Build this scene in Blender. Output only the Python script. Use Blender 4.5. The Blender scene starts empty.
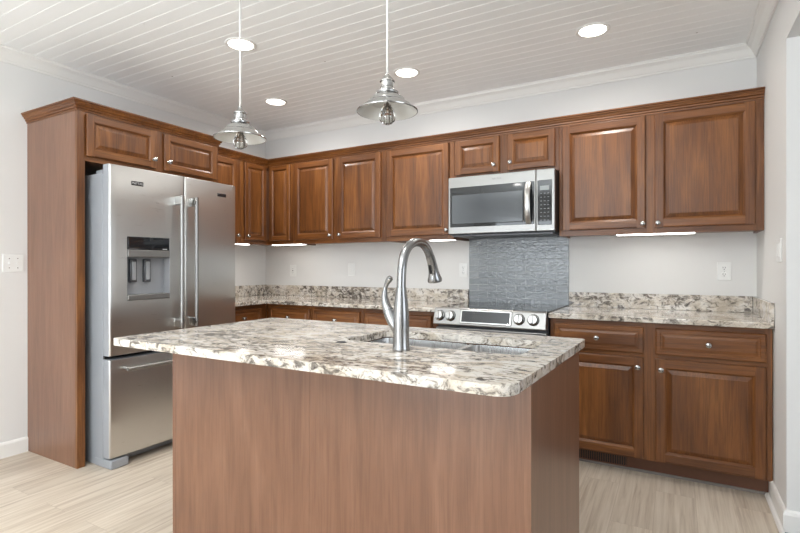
import bpy, bmesh, math, random
from mathutils import Vector, Matrix
S = bpy.context.scene
COL = S.collection
R = math.radians
random.seed(4)

# ---------------------------------------------------------------- camera, world, lights, exposure
cd = bpy.data.cameras.new('camera'); cam = bpy.data.objects.new('camera', cd); COL.objects.link(cam)
cam.location = (3.691, -3.7231, 1.2041)
cam.rotation_euler = (R(90 - 0.03), R(0.05), R(29.3984))
cd.sensor_width = 36.0; cd.lens = 488.77 / 800 * 36.0; cd.clip_start = 0.05
S.camera = cam
S.view_settings.view_transform = 'Standard'; S.view_settings.look = 'None'
S.view_settings.gamma = 1.0; S.view_settings.use_curve_mapping = False
S.view_settings.exposure = 0.08

W = bpy.data.worlds.new('daylight'); S.world = W; W.use_nodes = True
W.node_tree.nodes['Background'].inputs[0].default_value = (0.93, 0.96, 1.0, 1)
W.node_tree.nodes['Background'].inputs[1].default_value = 1.2

def area(name, loc, direction, sx, sy, power, color=(1, 1, 1), shape='RECTANGLE', spread=180):
    l = bpy.data.lights.new(name, 'AREA'); l.shape = shape; l.size = sx; l.size_y = sy
    l.energy = power; l.color = color; l.spread = R(spread)
    o = bpy.data.objects.new(name, l); COL.objects.link(o); o.location = loc
    o.rotation_euler = Vector(direction).to_track_quat('-Z', 'Y').to_euler()
    return o
CEIL = 2.578
DAY = (0.84, 0.92, 1.0)
area('rear_fill_left', (1.3, -6.95, 1.12), (0, 1, 0), 1.7, 2.0, 70, DAY)  # added light behind the camera, at the added patio door, for overall brightness
area('rear_fill_right', (3.3, -6.95, 1.5), (0, 1, 0), 1.3, 1.2, 15, DAY)  # weaker added light at the added rear window, out of view
area('side_room_fill', (7.0, -3.2, 1.45), (-1, 0, 0), 2.4, 1.6, 30, DAY)  # unseen light added in the side room to brighten the refrigerator front
area('upward_fill', (2.5, -5.4, 1.2), (0.0, 0.30, 1), 1.4, 1.4, 112, (0.86, 0.95, 1.0), spread=140)  # unseen lamp added behind the camera, aimed up to lift the ceiling
DOWN = [(1.349, -1.571), (0.786, -0.678), (2.032, -0.679), (3.272, -0.690)]
DOWN_UNSEEN = [(2.75, -2.6), (1.2, -3.4), (3.0, -4.2), (1.4, -5.2), (2.9, -5.8)]
for dx, dy in DOWN + DOWN_UNSEEN:
    area('downlight', (dx, dy, CEIL - 0.012), (0, 0, -1), 0.13, 0.13, 6.0, (1.0, 0.975, 0.94), 'DISK', 165)

# ---------------------------------------------------------------- helpers
def sr(r, g, b, a=1):
    f = lambda c: (c / 255 / 12.92) if c / 255 <= 0.04045 else ((c / 255 + 0.055) / 1.055) ** 2.4
    return (f(r), f(g), f(b), a)

class MB:
    def __init__(self):
        self.bm = bmesh.new()
    def face(self, vs, mi=0, smooth=False):
        try:
            f = self.bm.faces.new(vs); f.material_index = mi; f.smooth = smooth; return f
        except ValueError:
            return None
    def box(self, a, b, bevel=0.0, mi=0, seg=2):
        x0, y0, z0 = a; x1, y1, z1 = b
        x0, x1 = min(x0, x1), max(x0, x1); y0, y1 = min(y0, y1), max(y0, y1); z0, z1 = min(z0, z1), max(z0, z1)
        v = [self.bm.verts.new(c) for c in ((x0,y0,z0),(x1,y0,z0),(x1,y1,z0),(x0,y1,z0),(x0,y0,z1),(x1,y0,z1),(x1,y1,z1),(x0,y1,z1))]
        fs = [self.face([v[i] for i in q], mi) for q in ((3,2,1,0),(4,5,6,7),(0,1,5,4),(1,2,6,5),(2,3,7,6),(3,0,4,7))]
        if bevel > 0:
            es = {e for f in fs for e in f.edges}
            r = bmesh.ops.bevel(self.bm, geom=list(es), offset=bevel, segments=seg, profile=0.5, affect='EDGES')
            for f in r['faces']: f.material_index = mi; f.smooth = seg > 1
        return self
    def lathe(self, prof, c=(0, 0, 0), seg=32, axis='Z', mi=0, smooth=True):
        rings = []
        for r, h in prof:
            ring = []
            if r < 1e-6:
                pts = [(0, 0, h)]
            else:
                pts = [(r * math.cos(2*math.pi*i/seg), r * math.sin(2*math.pi*i/seg), h) for i in range(seg)]
            for x, y, z in pts:
                if axis == 'Z': q = (x, y, z)
                elif axis == 'Y': q = (x, z, -y)      # height runs along +Y
                else: q = (z, x, y)                   # height runs along +X
                ring.append(self.bm.verts.new((q[0]+c[0], q[1]+c[1], q[2]+c[2])))
            rings.append(ring)
        for a, b in zip(rings[:-1], rings[1:]):
            for i in range(seg):
                j = (i + 1) % seg
                if len(a) == 1 and len(b) == 1: continue
                if len(a) == 1: self.face([a[0], b[i], b[j]][::-1], mi, smooth)
                elif len(b) == 1: self.face([a[i], a[j], b[0]], mi, smooth)
                else: self.face([a[i], a[j], b[j], b[i]], mi, smooth)
        return self
    def tube(self, pts, rad, seg=16, mi=0, cap=True, sy=1.0):
        pts = [Vector(q) for q in pts]; n = len(pts)
        if not hasattr(rad, '__len__'): rad = [rad] * n
        t0 = (pts[1] - pts[0]).normalized()
        up = Vector((0, 0, 1)) if abs(t0.z) < 0.9 else Vector((1, 0, 0))
        nrm = (up - t0 * up.dot(t0)).normalized(); rings = []
        for i, q in enumerate(pts):
            t = (pts[min(i+1, n-1)] - pts[max(i-1, 0)]).normalized()
            nrm = (nrm - t * nrm.dot(t)).normalized(); bi = t.cross(nrm)
            rings.append([self.bm.verts.new(q + nrm * rad[i] * math.cos(2*math.pi*k/seg) + bi * rad[i] * sy * math.sin(2*math.pi*k/seg)) for k in range(seg)])
        for a, b in zip(rings[:-1], rings[1:]):
            for k in range(seg):
                j = (k + 1) % seg; self.face([a[k], a[j], b[j], b[k]], mi, True)
        if cap:
            self.face(rings[0][::-1], mi); self.face(rings[-1], mi)
        return self
    def sweep(self, path, prof, mi=0, side=1, smooth=False):
        """closed profile of (out, z) swept along an xy path; out is to the right of travel when side = 1"""
        P = [Vector((q[0], q[1])) for q in path]; rings = []
        def nm(a, b):
            d = (b - a).normalized(); return Vector((d.y, -d.x)) * side
        for i, q in enumerate(P):
            if i == 0: m = nm(P[0], P[1])
            elif i == len(P) - 1: m = nm(P[-2], P[-1])
            else:
                a, b = nm(P[i-1], q), nm(q, P[i+1]); m = (a + b) / (1 + a.dot(b))
            rings.append([self.bm.verts.new((q.x + m.x*o, q.y + m.y*o, z)) for o, z in prof])
        k = len(prof)
        for a, b in zip(rings[:-1], rings[1:]):
            for i in range(k):
                j = (i + 1) % k; self.face([a[i], a[j], b[j], b[i]], mi, smooth)
        self.face(rings[0][::-1], mi); self.face(rings[-1], mi)
        return self
    def rings(self, loops, mi=0, smooth=False, cap0=True, cap1=True):
        vs = [[self.bm.verts.new(q) for q in lp] for lp in loops]; k = len(vs[0])
        for a, b in zip(vs[:-1], vs[1:]):
            for i in range(k):
                j = (i + 1) % k; self.face([a[i], a[j], b[j], b[i]], mi, smooth)
        if cap0: self.face(vs[0][::-1], mi)
        if cap1: self.face(vs[-1], mi)
        return self
    def obj(self, name, mats, parent=None, loc=None, fix=True, rot=None):
        if fix: bmesh.ops.recalc_face_normals(self.bm, faces=self.bm.faces[:])
        for e in self.bm.edges:
            if len(e.link_faces) == 2 and e.calc_face_angle(0) > R(34): e.smooth = False
        me = bpy.data.meshes.new(name); self.bm.to_mesh(me); self.bm.free()
        for m in (mats if isinstance(mats, (list, tuple)) else [mats]): me.materials.append(m)
        o = bpy.data.objects.new(name, me); COL.objects.link(o)
        if parent: o.parent = parent
        if loc: o.location = loc
        if rot: o.rotation_euler = rot
        return o

def thing(name, label, cat, loc=(0, 0, 0), rz=0, group=None):
    o = bpy.data.objects.new(name, None); o.empty_display_size = 0.1; COL.objects.link(o)
    o.location = loc; o.rotation_euler = (0, 0, R(rz)); tag(o, label, cat, group); return o
def tag(o, label, cat, group=None):
    o['label'] = label; o['category'] = cat
    if group: o['group'] = group
    return o
def struct(o):
    o['kind'] = 'structure'; return o
def copy_tree(o, parent=None):
    c = o.copy(); COL.objects.link(c)
    if parent: c.parent = parent
    for ch in list(o.children): copy_tree(ch, c)
    return c
def rrect(x0, y0, x1, y1, r, n=6):
    out = []
    for cx, cy, a0 in ((x1-r, y1-r, 0), (x0+r, y1-r, 90), (x0+r, y0+r, 180), (x1-r, y0+r, 270)):
        for i in range(n + 1):
            a = R(a0 + 90 * i / n); out.append((cx + r*math.cos(a), cy + r*math.sin(a)))
    return out
def text_mesh(name, body, size, mat, parent, loc, rot, depth=0.0006, align='CENTER', sx=1.0):
    cu = bpy.data.curves.new(name, 'FONT'); cu.body = body; cu.size = size; cu.extrude = depth
    cu.align_x = align; cu.align_y = 'CENTER'
    t = bpy.data.objects.new(name, cu); COL.objects.link(t)
    bpy.context.view_layer.update()
    me = bpy.data.meshes.new_from_object(t.evaluated_get(bpy.context.evaluated_depsgraph_get()))
    bpy.data.objects.remove(t)
    o = bpy.data.objects.new(name, me); COL.objects.link(o); me.materials.clear(); me.materials.append(mat)
    o.parent = parent; o.location = loc; o.rotation_euler = rot; o.scale = (sx, 1, 1)
    return o

# ---------------------------------------------------------------- materials
def newmat(name):
    m = bpy.data.materials.new(name); m.use_nodes = True
    nt = m.node_tree; b = nt.nodes['Principled BSDF']
    return m, nt, b
def N(nt, typ, **kw):
    n = nt.nodes.new(typ)
    for k, v in kw.items():
        if hasattr(n, k): setattr(n, k, v)
        else: n.inputs[k.replace('_', ' ')].default_value = v
    return n
def ramp(nt, stops, src):
    n = nt.nodes.new('ShaderNodeValToRGB'); e = n.color_ramp.elements
    while len(e) < len(stops): e.new(0.5)
    for i, (p, c) in enumerate(stops): e[i].position = p; e[i].color = c
    nt.links.new(src, n.inputs[0]); return n
def flat(name, col, rough=0.5, metal=0.0, spec=0.5, noise=0.0, bump=0.0, scale=40, coat=0):
    m, nt, b = newmat(name)
    b.inputs['Base Color'].default_value = col; b.inputs['Roughness'].default_value = rough
    b.inputs['Metallic'].default_value = metal; b.inputs['Specular IOR Level'].default_value = spec
    b.inputs['Coat Weight'].default_value = coat; b.inputs['Coat Roughness'].default_value = 0.1
    tc = N(nt, 'ShaderNodeTexCoord'); nz = N(nt, 'ShaderNodeTexNoise', Scale=scale, Detail=3.0)
    nt.links.new(tc.outputs['Object'], nz.inputs['Vector'])
    if noise:
        mx = N(nt, 'ShaderNodeMixRGB', blend_type='MULTIPLY'); mx.inputs[0].default_value = noise
        mx.inputs[1].default_value = col; nt.links.new(nz.outputs['Color'], mx.inputs[2])
        r = ramp(nt, [(0.3, (0.7, 0.7, 0.7, 1)), (0.7, (1, 1, 1, 1))], nz.outputs[0]); nt.links.new(r.outputs[0], mx.inputs[2])
        nt.links.new(mx.outputs[0], b.inputs['Base Color'])
    if bump:
        bp = N(nt, 'ShaderNodeBump', Strength=bump, Distance=0.002); nt.links.new(nz.outputs[0], bp.inputs['Height'])
        nt.links.new(bp.outputs[0], b.inputs['Normal'])
    return m

def wood(name, axis, dark, mid, light, rough=0.38, coat=0.10, figure=0.22, pores=0.45):
    """grain runs along the object's own axis"""
    m, nt, b = newmat(name); L = nt.links.new
    tc = N(nt, 'ShaderNodeTexCoord'); oi = N(nt, 'ShaderNodeObjectInfo')
    off = N(nt, 'ShaderNodeVectorMath', operation='SCALE'); off.inputs[0].default_value = (7.3, 5.1, 9.7)
    L(oi.outputs['Random'], off.inputs['Scale'])
    add = N(nt, 'ShaderNodeVectorMath', operation='ADD'); L(tc.outputs['Object'], add.inputs[0]); L(off.outputs[0], add.inputs[1])
    def stretched(s):
        mp = N(nt, 'ShaderNodeMapping'); v = [1, 1, 1]; v['XYZ'.index(axis)] = s
        mp.inputs['Scale'].default_value = v; L(add.outputs[0], mp.inputs['Vector']); return mp
    mp1 = stretched(0.08); n1 = N(nt, 'ShaderNodeTexNoise', Scale=24.0, Detail=7.0, Roughness=0.62, Distortion=0.8)
    L(mp1.outputs[0], n1.inputs['Vector'])
    mp2 = stretched(0.16); n2 = N(nt, 'ShaderNodeTexNoise', Scale=3.2, Detail=1.5, Distortion=0.5)
    L(mp2.outputs[0], n2.inputs['Vector'])
    ring = N(nt, 'ShaderNodeMath', operation='MULTIPLY'); L(n2.outputs[0], ring.inputs[0]); ring.inputs[1].default_value = 9.0
    fr = N(nt, 'ShaderNodeMath', operation='PINGPONG'); L(ring.outputs[0], fr.inputs[0]); fr.inputs[1].default_value = 1.0
    mixf = N(nt, 'ShaderNodeMixRGB'); mixf.inputs[0].default_value = figure
    L(n1.outputs[0], mixf.inputs[1]); L(fr.outputs[0], mixf.inputs[2])
    cr = ramp(nt, [(0.22, dark), (0.5, mid), (0.8, light)], mixf.outputs[0])
    mp3 = stretched(0.035); n3 = N(nt, 'ShaderNodeTexNoise', Scale=160.0, Detail=2.0); L(mp3.outputs[0], n3.inputs['Vector'])
    pr = ramp(nt, [(0.40, (0.45, 0.40, 0.36, 1)), (0.52, (1, 1, 1, 1))], n3.outputs[0])
    mul = N(nt, 'ShaderNodeMixRGB', blend_type='MULTIPLY'); mul.inputs[0].default_value = pores
    L(cr.outputs[0], mul.inputs[1]); L(pr.outputs[0], mul.inputs[2])
    L(mul.outputs[0], b.inputs['Base Color'])
    b.inputs['Roughness'].default_value = rough; b.inputs['Coat Weight'].default_value = coat; b.inputs['Coat Roughness'].default_value = 0.22
    bp = N(nt, 'ShaderNodeBump', Strength=0.12, Distance=0.001); L(n3.outputs[0], bp.inputs['Height']); L(bp.outputs[0], b.inputs['Normal'])
    return m

M = {}
WD, WM, WL = sr(82, 46, 20), sr(117, 70, 31), sr(149, 96, 48)
M['wood_z'] = wood('cherry_wood_vertical', 'Z', WD, WM, WL)
M['wood_x'] = wood('cherry_wood_horizontal', 'X', WD, WM, WL)
M['veneer'] = wood('wood_veneer_panel', 'Z', sr(108, 73, 53), sr(124, 86, 64), sr(138, 100, 77), rough=0.33, coat=0.40, figure=0.16, pores=0.22)
M['wood_in'] = flat('cabinet_interior', sr(60, 38, 24), 0.6, noise=0.3)
M['toe'] = flat('toe_kick_board', sr(104, 66, 46), 0.5, noise=0.3)
M['toe_trim'] = flat('grey_floor_trim', sr(128, 122, 118), 0.5)
M['wall'] = flat('wall_paint', sr(226, 225, 223), 0.6, spec=0.3, bump=0.05, scale=260)
M['trim'] = flat('white_trim_paint', sr(234, 232, 228), 0.38, spec=0.4, bump=0.02)
M['plate'] = flat('white_plastic', sr(236, 236, 234), 0.3)
M['slot'] = flat('dark_slot', sr(40, 40, 42), 0.5)
M['nickel'] = flat('brushed_nickel', (0.46, 0.455, 0.445, 1), 0.24, metal=1.0, bump=0.05, scale=200)
M['faucet_metal'] = flat('faucet_nickel', (0.34, 0.342, 0.345, 1), 0.25, metal=1.0, bump=0.05, scale=200)
M['steel_dk'] = flat('dark_steel', (0.10, 0.10, 0.105, 1), 0.4, metal=0.8)
M['black'] = flat('black_plastic', (0.012, 0.012, 0.013, 1), 0.4)
M['gloss'] = flat('black_glass', (0.012, 0.013, 0.015, 1), 0.04, spec=0.6)
M['fside'] = flat('grey_appliance_side', sr(160, 164, 170), 0.42, metal=0.25, bump=0.1, scale=500)
M['cord'] = flat('pale_cord', sr(232, 230, 226), 0.5)
M['white_enamel'] = flat('white_enamel', sr(214, 214, 211), 0.25, coat=0.4)
M['plastic_gr'] = flat('grey_plastic', sr(150, 152, 156), 0.35, coat=0.3)
M['lever'] = flat('smoky_lever', sr(70, 72, 76), 0.15, coat=0.6)
M['dark_floor'] = wood('dark_floorboards', 'Y', sr(44, 34, 30), sr(58, 46, 40), sr(74, 60, 52), rough=0.4)
M['badge'] = flat('badge_black', (0.02, 0.02, 0.022, 1), 0.25, coat=0.5)
M['letter'] = flat('badge_lettering', sr(225, 225, 225), 0.3, metal=0.3)
M['letter_dim'] = flat('dim_lettering', sr(120, 120, 122), 0.4)
M['screen'] = flat('grey_display', sr(150, 156, 156), 0.3)
M['chrome'] = flat('polished_steel', (0.52, 0.52, 0.515, 1), 0.16, metal=1.0)

def steel(name, col, rough, aniso=0.6, axis='Z', grain=(1, 1, 60), rvar=0.08):
    m, nt, b = newmat(name); L = nt.links.new
    b.inputs['Base Color'].default_value = col; b.inputs['Metallic'].default_value = 1.0
    b.inputs['Anisotropic'].default_value = aniso
    tg = N(nt, 'ShaderNodeTangent', direction_type='RADIAL', axis=axis); L(tg.outputs[0], b.inputs['Tangent'])
    tc = N(nt, 'ShaderNodeTexCoord'); mp = N(nt, 'ShaderNodeMapping'); mp.inputs['Scale'].default_value = grain
    L(tc.outputs['Object'], mp.inputs['Vector'])
    nz = N(nt, 'ShaderNodeTexNoise', Scale=9.0, Detail=3.0); L(mp.outputs[0], nz.inputs['Vector'])
    mr = N(nt, 'ShaderNodeMapRange'); mr.inputs['To Min'].default_value = rough - rvar; mr.inputs['To Max'].default_value = rough + rvar
    L(nz.outputs[0], mr.inputs['Value']); L(mr.outputs[0], b.inputs['Roughness'])
    return m
M['steel'] = steel('brushed_stainless', (0.60, 0.59, 0.57, 1), 0.31, aniso=0.75)
M['steel_h'] = steel('brushed_stainless_bright', (0.335, 0.33, 0.32, 1), 0.36)
M['sink'] = steel('sink_stainless', (0.62, 0.62, 0.62, 1), 0.28, aniso=0.3, grain=(40, 1, 1))

def granite(name):
    m, nt, b = newmat(name); L = nt.links.new
    tc = N(nt, 'ShaderNodeTexCoord')
    # blotches are drawn out along one diagonal of the slab
    mp = N(nt, 'ShaderNodeMapping'); mp.inputs['Rotation'].default_value = (0.3, 0.15, -0.5); mp.inputs['Scale'].default_value = (1.0, 1.75, 1.5)
    L(tc.outputs['Object'], mp.inputs['Vector'])
    base = N(nt, 'ShaderNodeTexNoise', Scale=9.0, Detail=7.0, Roughness=0.65, Distortion=0.6); L(mp.outputs[0], base.inputs['Vector'])
    c0 = ramp(nt, [(0.30, sr(180, 167, 150)), (0.44, sr(208, 197, 182)), (0.56, sr(228, 222, 214)), (0.74, sr(190, 186, 181))], base.outputs[0])
    bl = N(nt, 'ShaderNodeTexNoise', Scale=21.0, Detail=8.0, Roughness=0.68, Distortion=0.9); L(mp.outputs[0], bl.inputs['Vector'])
    big = N(nt, 'ShaderNodeTexNoise', Scale=3.6, Detail=2.0); L(mp.outputs[0], big.inputs['Vector'])
    ad = N(nt, 'ShaderNodeMath', operation='MULTIPLY_ADD'); L(big.outputs[0], ad.inputs[0]); ad.inputs[1].default_value = 0.30; L(bl.outputs[0], ad.inputs[2])
    def layer(prev, lo, hi, strength, col):
        k = ramp(nt, [(lo, (0, 0, 0, 1)), (hi, (1, 1, 1, 1))], ad.outputs[0])
        f = N(nt, 'ShaderNodeMath', operation='MULTIPLY'); L(k.outputs[0], f.inputs[0]); f.inputs[1].default_value = strength
        mx = N(nt, 'ShaderNodeMixRGB'); L(f.outputs[0], mx.inputs[0]); L(prev, mx.inputs[1]); mx.inputs[2].default_value = col
        return mx.outputs[0]
    c = layer(c0.outputs[0], 0.615, 0.69, 0.65, sr(150, 140, 128))
    c = layer(c, 0.68, 0.73, 0.9, sr(110, 102, 94))
    c = layer(c, 0.76, 0.81, 0.85, sr(72, 66, 62))
    vo = N(nt, 'ShaderNodeTexNoise', Scale=95.0, Detail=4.0, Roughness=0.6); L(mp.outputs[0], vo.inputs['Vector'])
    k3 = ramp(nt, [(0.60, (0, 0, 0, 1)), (0.68, (1, 1, 1, 1))], vo.outputs[0])
    f3 = N(nt, 'ShaderNodeMath', operation='MULTIPLY'); L(k3.outputs[0], f3.inputs[0]); f3.inputs[1].default_value = 0.6
    m3 = N(nt, 'ShaderNodeMixRGB'); L(f3.outputs[0], m3.inputs[0]); L(c, m3.inputs[1]); m3.inputs[2].default_value = sr(112, 102, 94)
    L(m3.outputs[0], b.inputs['Base Color'])
    b.inputs['Roughness'].default_value = 0.09; b.inputs['Specular IOR Level'].default_value = 0.5
    return m
M['granite'] = granite('granite')

def floor_mat():
    m, nt, b = newmat('pale_oak_planks'); L = nt.links.new
    tc = N(nt, 'ShaderNodeTexCoord'); mp = N(nt, 'ShaderNodeMapping'); mp.inputs['Rotation'].default_value = (0, 0, R(90))
    L(tc.outputs['Object'], mp.inputs['Vector'])
    br = N(nt, 'ShaderNodeTexBrick'); br.offset = 0.37
    L(mp.outputs[0], br.inputs['Vector'])
    br.inputs['Scale'].default_value = 1.0; br.inputs['Brick Width'].default_value = 1.22; br.inputs['Row Height'].default_value = 0.18
    br.inputs['Mortar Size'].default_value = 0.0012; br.inputs['Mortar Smooth'].default_value = 0.2; br.inputs['Bias'].default_value = 0.0
    br.inputs['Color1'].default_value = (0.0, 0, 0, 1); br.inputs['Color2'].default_value = (1, 1, 1, 1); br.inputs['Mortar'].default_value = (0.5, 0.5, 0.5, 1)
    sh = N(nt, 'ShaderNodeVectorMath', operation='MULTIPLY_ADD'); L(br.outputs['Color'], sh.inputs[0]); sh.inputs[1].default_value = (3, 5, 2); L(tc.outputs['Object'], sh.inputs[2])
    m2 = N(nt, 'ShaderNodeMapping'); m2.inputs['Scale'].default_value = (1, 0.035, 1); L(sh.outputs[0], m2.inputs['Vector'])
    n = N(nt, 'ShaderNodeTexNoise', Scale=55.0, Detail=6.0, Roughness=0.6, Distortion=0.4); L(m2.outputs[0], n.inputs['Vector'])
    c = ramp(nt, [(0.3, sr(178, 162, 145)), (0.5, sr(205, 192, 175)), (0.72, sr(219, 208, 194))], n.outputs[0])
    v = N(nt, 'ShaderNodeMixRGB', blend_type='MULTIPLY'); v.inputs[0].default_value = 1.0
    tint = ramp(nt, [(0.0, (0.88, 0.87, 0.86, 1)), (1.0, (1, 1, 1, 1))], br.outputs['Color']); L(c.outputs[0], v.inputs[1]); L(tint.outputs[0], v.inputs[2])
    mo = N(nt, 'ShaderNodeMixRGB'); L(br.outputs['Fac'], mo.inputs[0]); L(v.outputs[0], mo.inputs[1]); mo.inputs[2].default_value = sr(178, 163, 146)
    L(mo.outputs[0], b.inputs['Base Color']); b.inputs['Roughness'].default_value = 0.42; b.inputs['Specular IOR Level'].default_value = 0.4
    bp = N(nt, 'ShaderNodeBump', Strength=0.1, Distance=0.001); L(n.outputs[0], bp.inputs['Height']); L(bp.outputs[0], b.inputs['Normal'])
    return m
M['floor'] = floor_mat()

def ceil_mat():
    m, nt, b = newmat('painted_beadboard'); L = nt.links.new
    tc = N(nt, 'ShaderNodeTexCoord')
    n = N(nt, 'ShaderNodeTexNoise', Scale=1.3, Detail=3.0); L(tc.outputs['Object'], n.inputs['Vector'])
    c = ramp(nt, [(0.3, sr(243, 243, 242)), (0.7, sr(248, 248, 247))], n.outputs[0])
    # scattered small knots and nail holes in the boards
    k = N(nt, 'ShaderNodeTexVoronoi', Scale=2.6); L(tc.outputs['Object'], k.inputs['Vector'])
    kr = ramp(nt, [(0.012, (1, 1, 1, 1)), (0.024, (0, 0, 0, 1))], k.outputs['Distance'])
    mx = N(nt, 'ShaderNodeMixRGB'); L(kr.outputs[0], mx.inputs[0]); L(c.outputs[0], mx.inputs[1]); mx.inputs[2].default_value = sr(150, 140, 130)
    L(mx.outputs[0], b.inputs['Base Color']); b.inputs['Roughness'].default_value = 0.5
    return m
M['ceil'] = ceil_mat()

def tile_mat():
    m, nt, b = newmat('grey_glass_tile'); L = nt.links.new
    tc = N(nt, 'ShaderNodeTexCoord'); mp = N(nt, 'ShaderNodeMapping'); mp.inputs['Rotation'].default_value = (R(-90), 0, 0)
    L(tc.outputs['Object'], mp.inputs['Vector'])
    br = N(nt, 'ShaderNodeTexBrick'); br.offset = 0.5; L(mp.outputs[0], br.inputs['Vector'])
    for k, v in (('Scale', 1.0), ('Brick Width', 0.153), ('Row Height', 0.051), ('Mortar Size', 0.0016), ('Mortar Smooth', 0.3), ('Bias', 0.0)): br.inputs[k].default_value = v
    br.inputs['Color1'].default_value = sr(124, 129, 133); br.inputs['Color2'].default_value = sr(138, 143, 146); br.inputs['Mortar'].default_value = sr(176, 180, 182)
    L(br.outputs['Color'], b.inputs['Base Color']); b.inputs['Roughness'].default_value = 0.07; b.inputs['Specular IOR Level'].default_value = 0.7
    b.inputs['Coat Weight'].default_value = 0.0
    m2 = N(nt, 'ShaderNodeMapping'); m2.inputs['Scale'].default_value = (1.0, 1.0, 1.9); L(tc.outputs['Object'], m2.inputs['Vector'])
    n = N(nt, 'ShaderNodeTexNoise', Scale=36.0, Detail=2.0, Distortion=0.8); L(m2.outputs[0], n.inputs['Vector'])
    bp = N(nt, 'ShaderNodeBump', Strength=0.75, Distance=0.004); L(n.outputs[0], bp.inputs['Height'])
    iv = N(nt, 'ShaderNodeMath', operation='SUBTRACT'); iv.inputs[0].default_value = 1.0; L(br.outputs['Fac'], iv.inputs[1])
    bp2 = N(nt, 'ShaderNodeBump', Strength=0.6, Distance=0.001); L(iv.outputs[0], bp2.inputs['Height']); L(bp.outputs[0], bp2.inputs['Normal'])
    L(bp2.outputs[0], b.inputs['Normal']); L(bp.outputs[0], b.inputs['Coat Normal'])
    return m
M['tile'] = tile_mat()

def emit(name, col, s):
    m, nt, b = newmat(name)
    b.inputs['Base Color'].default_value = (0.9, 0.9, 0.9, 1); b.inputs['Emission Color'].default_value = col; b.inputs['Emission Strength'].default_value = s
    return m
M['led'] = emit('led_diffuser', (1.0, 0.97, 0.92, 1), 9.0)
M['down'] = emit('downlight_lens', (1.0, 0.95, 0.88, 1), 6.0)
def glass(name, col=(1, 1, 1, 1), rough=0.0):
    m, nt, b = newmat(name); b.inputs['Base Color'].default_value = col; b.inputs['Transmission Weight'].default_value = 1.0
    b.inputs['Roughness'].default_value = rough; b.inputs['IOR'].default_value = 1.45; return m
M['glass'] = glass('clear_bulb_glass')
M['filament'] = flat('filament', sr(120, 112, 100), 0.4, metal=0.4)
M['mw_glass'] = flat('microwave_glass', sr(74, 79, 84), 0.10, spec=0.6, coat=0.6)

# ---------------------------------------------------------------- room shell
XR = 4.13; YF = -6.8; OPEN = -0.93; HDR = 2.236
mb = MB(); mb.box((-0.15, YF - 0.15, -0.1), (XR - 0.03, 0.15, 0)); struct(mb.obj('floor', M['floor']))
mb = MB(); mb.box((XR - 0.03, YF - 0.15, -0.1), (7.2, 0.15, -0.001)); struct(mb.obj('floor_side_room', M['dark_floor']))
# beadboard ceiling, boards run along x with real V grooves
mb = MB(); prof = []; y = 0.0; pitch = 0.085; gw = 0.0055; gd = 0.0035
while y > YF:
    prof += [(y, CEIL), (y - (pitch - gw), CEIL), (y - (pitch - gw / 2), CEIL + gd)]
    y -= pitch
prof = [q for q in prof if q[0] >= YF] + [(YF, CEIL), (YF, CEIL + 0.1), (0, CEIL + 0.1)]
mb.rings([[(x, py, pz) for py, pz in prof] for x in (0.0, XR)]); struct(mb.obj('ceiling', M['ceil']))
mb = MB(); mb.box((XR + 0.14, YF, 2.5), (7.2, 0, 2.6)); struct(mb.obj('ceiling_side_room', M['wall']))
mb = MB(); mb.box((-0.15, YF, 0), (0, 0.15, 2.66)); struct(mb.obj('wall_left', M['wall']))
mb = MB(); mb.box((0, 0, 0), (7.2, 0.15, 2.66)); struct(mb.obj('wall_back', M['wall']))
# right wall: stub beside the counter, header over a wide opening, then wall again
mb = MB()
mb.rings([[(x, py, pz) for py, pz in ((0, 0), (OPEN, 0), (OPEN, HDR), (-4.9, HDR), (-4.9, 0), (YF, 0), (YF, 2.645), (0, 2.645))] for x in (XR, XR + 0.14)])
struct(mb.obj('wall_right', M['wall']))
# rear wall behind the camera; patio door and window added for brightness
mb = MB(); holes = [(0.4, 2.2, 0.05, 2.15), (2.6, 4.0, 0.85, 2.15)]
for a, b, c, d in ((-0.15, 0.4, 0, 2.66), (2.2, 2.6, 0, 2.66), (4.0, 4.28, 0, 2.66), (0.4, 2.2, 2.15, 2.66), (0.4, 2.2, 0, 0.05), (2.6, 4.0, 2.15, 2.66), (2.6, 4.0, 0, 0.85)):
    mb.box((a, YF - 0.14, c), (b, YF, d))
bmesh.ops.remove_doubles(mb.bm, verts=mb.bm.verts[:], dist=1e-5); struct(mb.obj('wall_front', M['wall']))
for i, (a, b, c, d) in enumerate(holes):  # frames for the added rear openings, out of view
    mb = MB()
    for q in ((a, b, c, c + 0.06), (a, b, d - 0.06, d), (a, a + 0.06, c, d), (b - 0.06, b, c, d), ((a+b)/2 - 0.03, (a+b)/2 + 0.03, c, d)):
        mb.box((q[0], YF - 0.1, q[2]), (q[1], YF - 0.04, q[3]))
    struct(mb.obj('window_%d' % (i + 1), M['trim']))
mb = MB(); mb.box((7.2, YF, 0), (7.35, -4.4, 2.6)); mb.box((7.2, -2.0, 0), (7.35, 0.15, 2.6)); mb.box((7.2, -4.4, 0), (7.35, -2.0, 0.65)); mb.box((7.2, -4.4, 2.25), (7.35, -2.0, 2.6))
bmesh.ops.remove_doubles(mb.bm, verts=mb.bm.verts[:], dist=1e-5); struct(mb.obj('wall_side_room', M['wall']))
mb = MB(); mb.box((4.28, YF - 0.14, 0), (7.35, YF, 2.6)); struct(mb.obj('wall_side_room_front', M['wall']))
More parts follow.
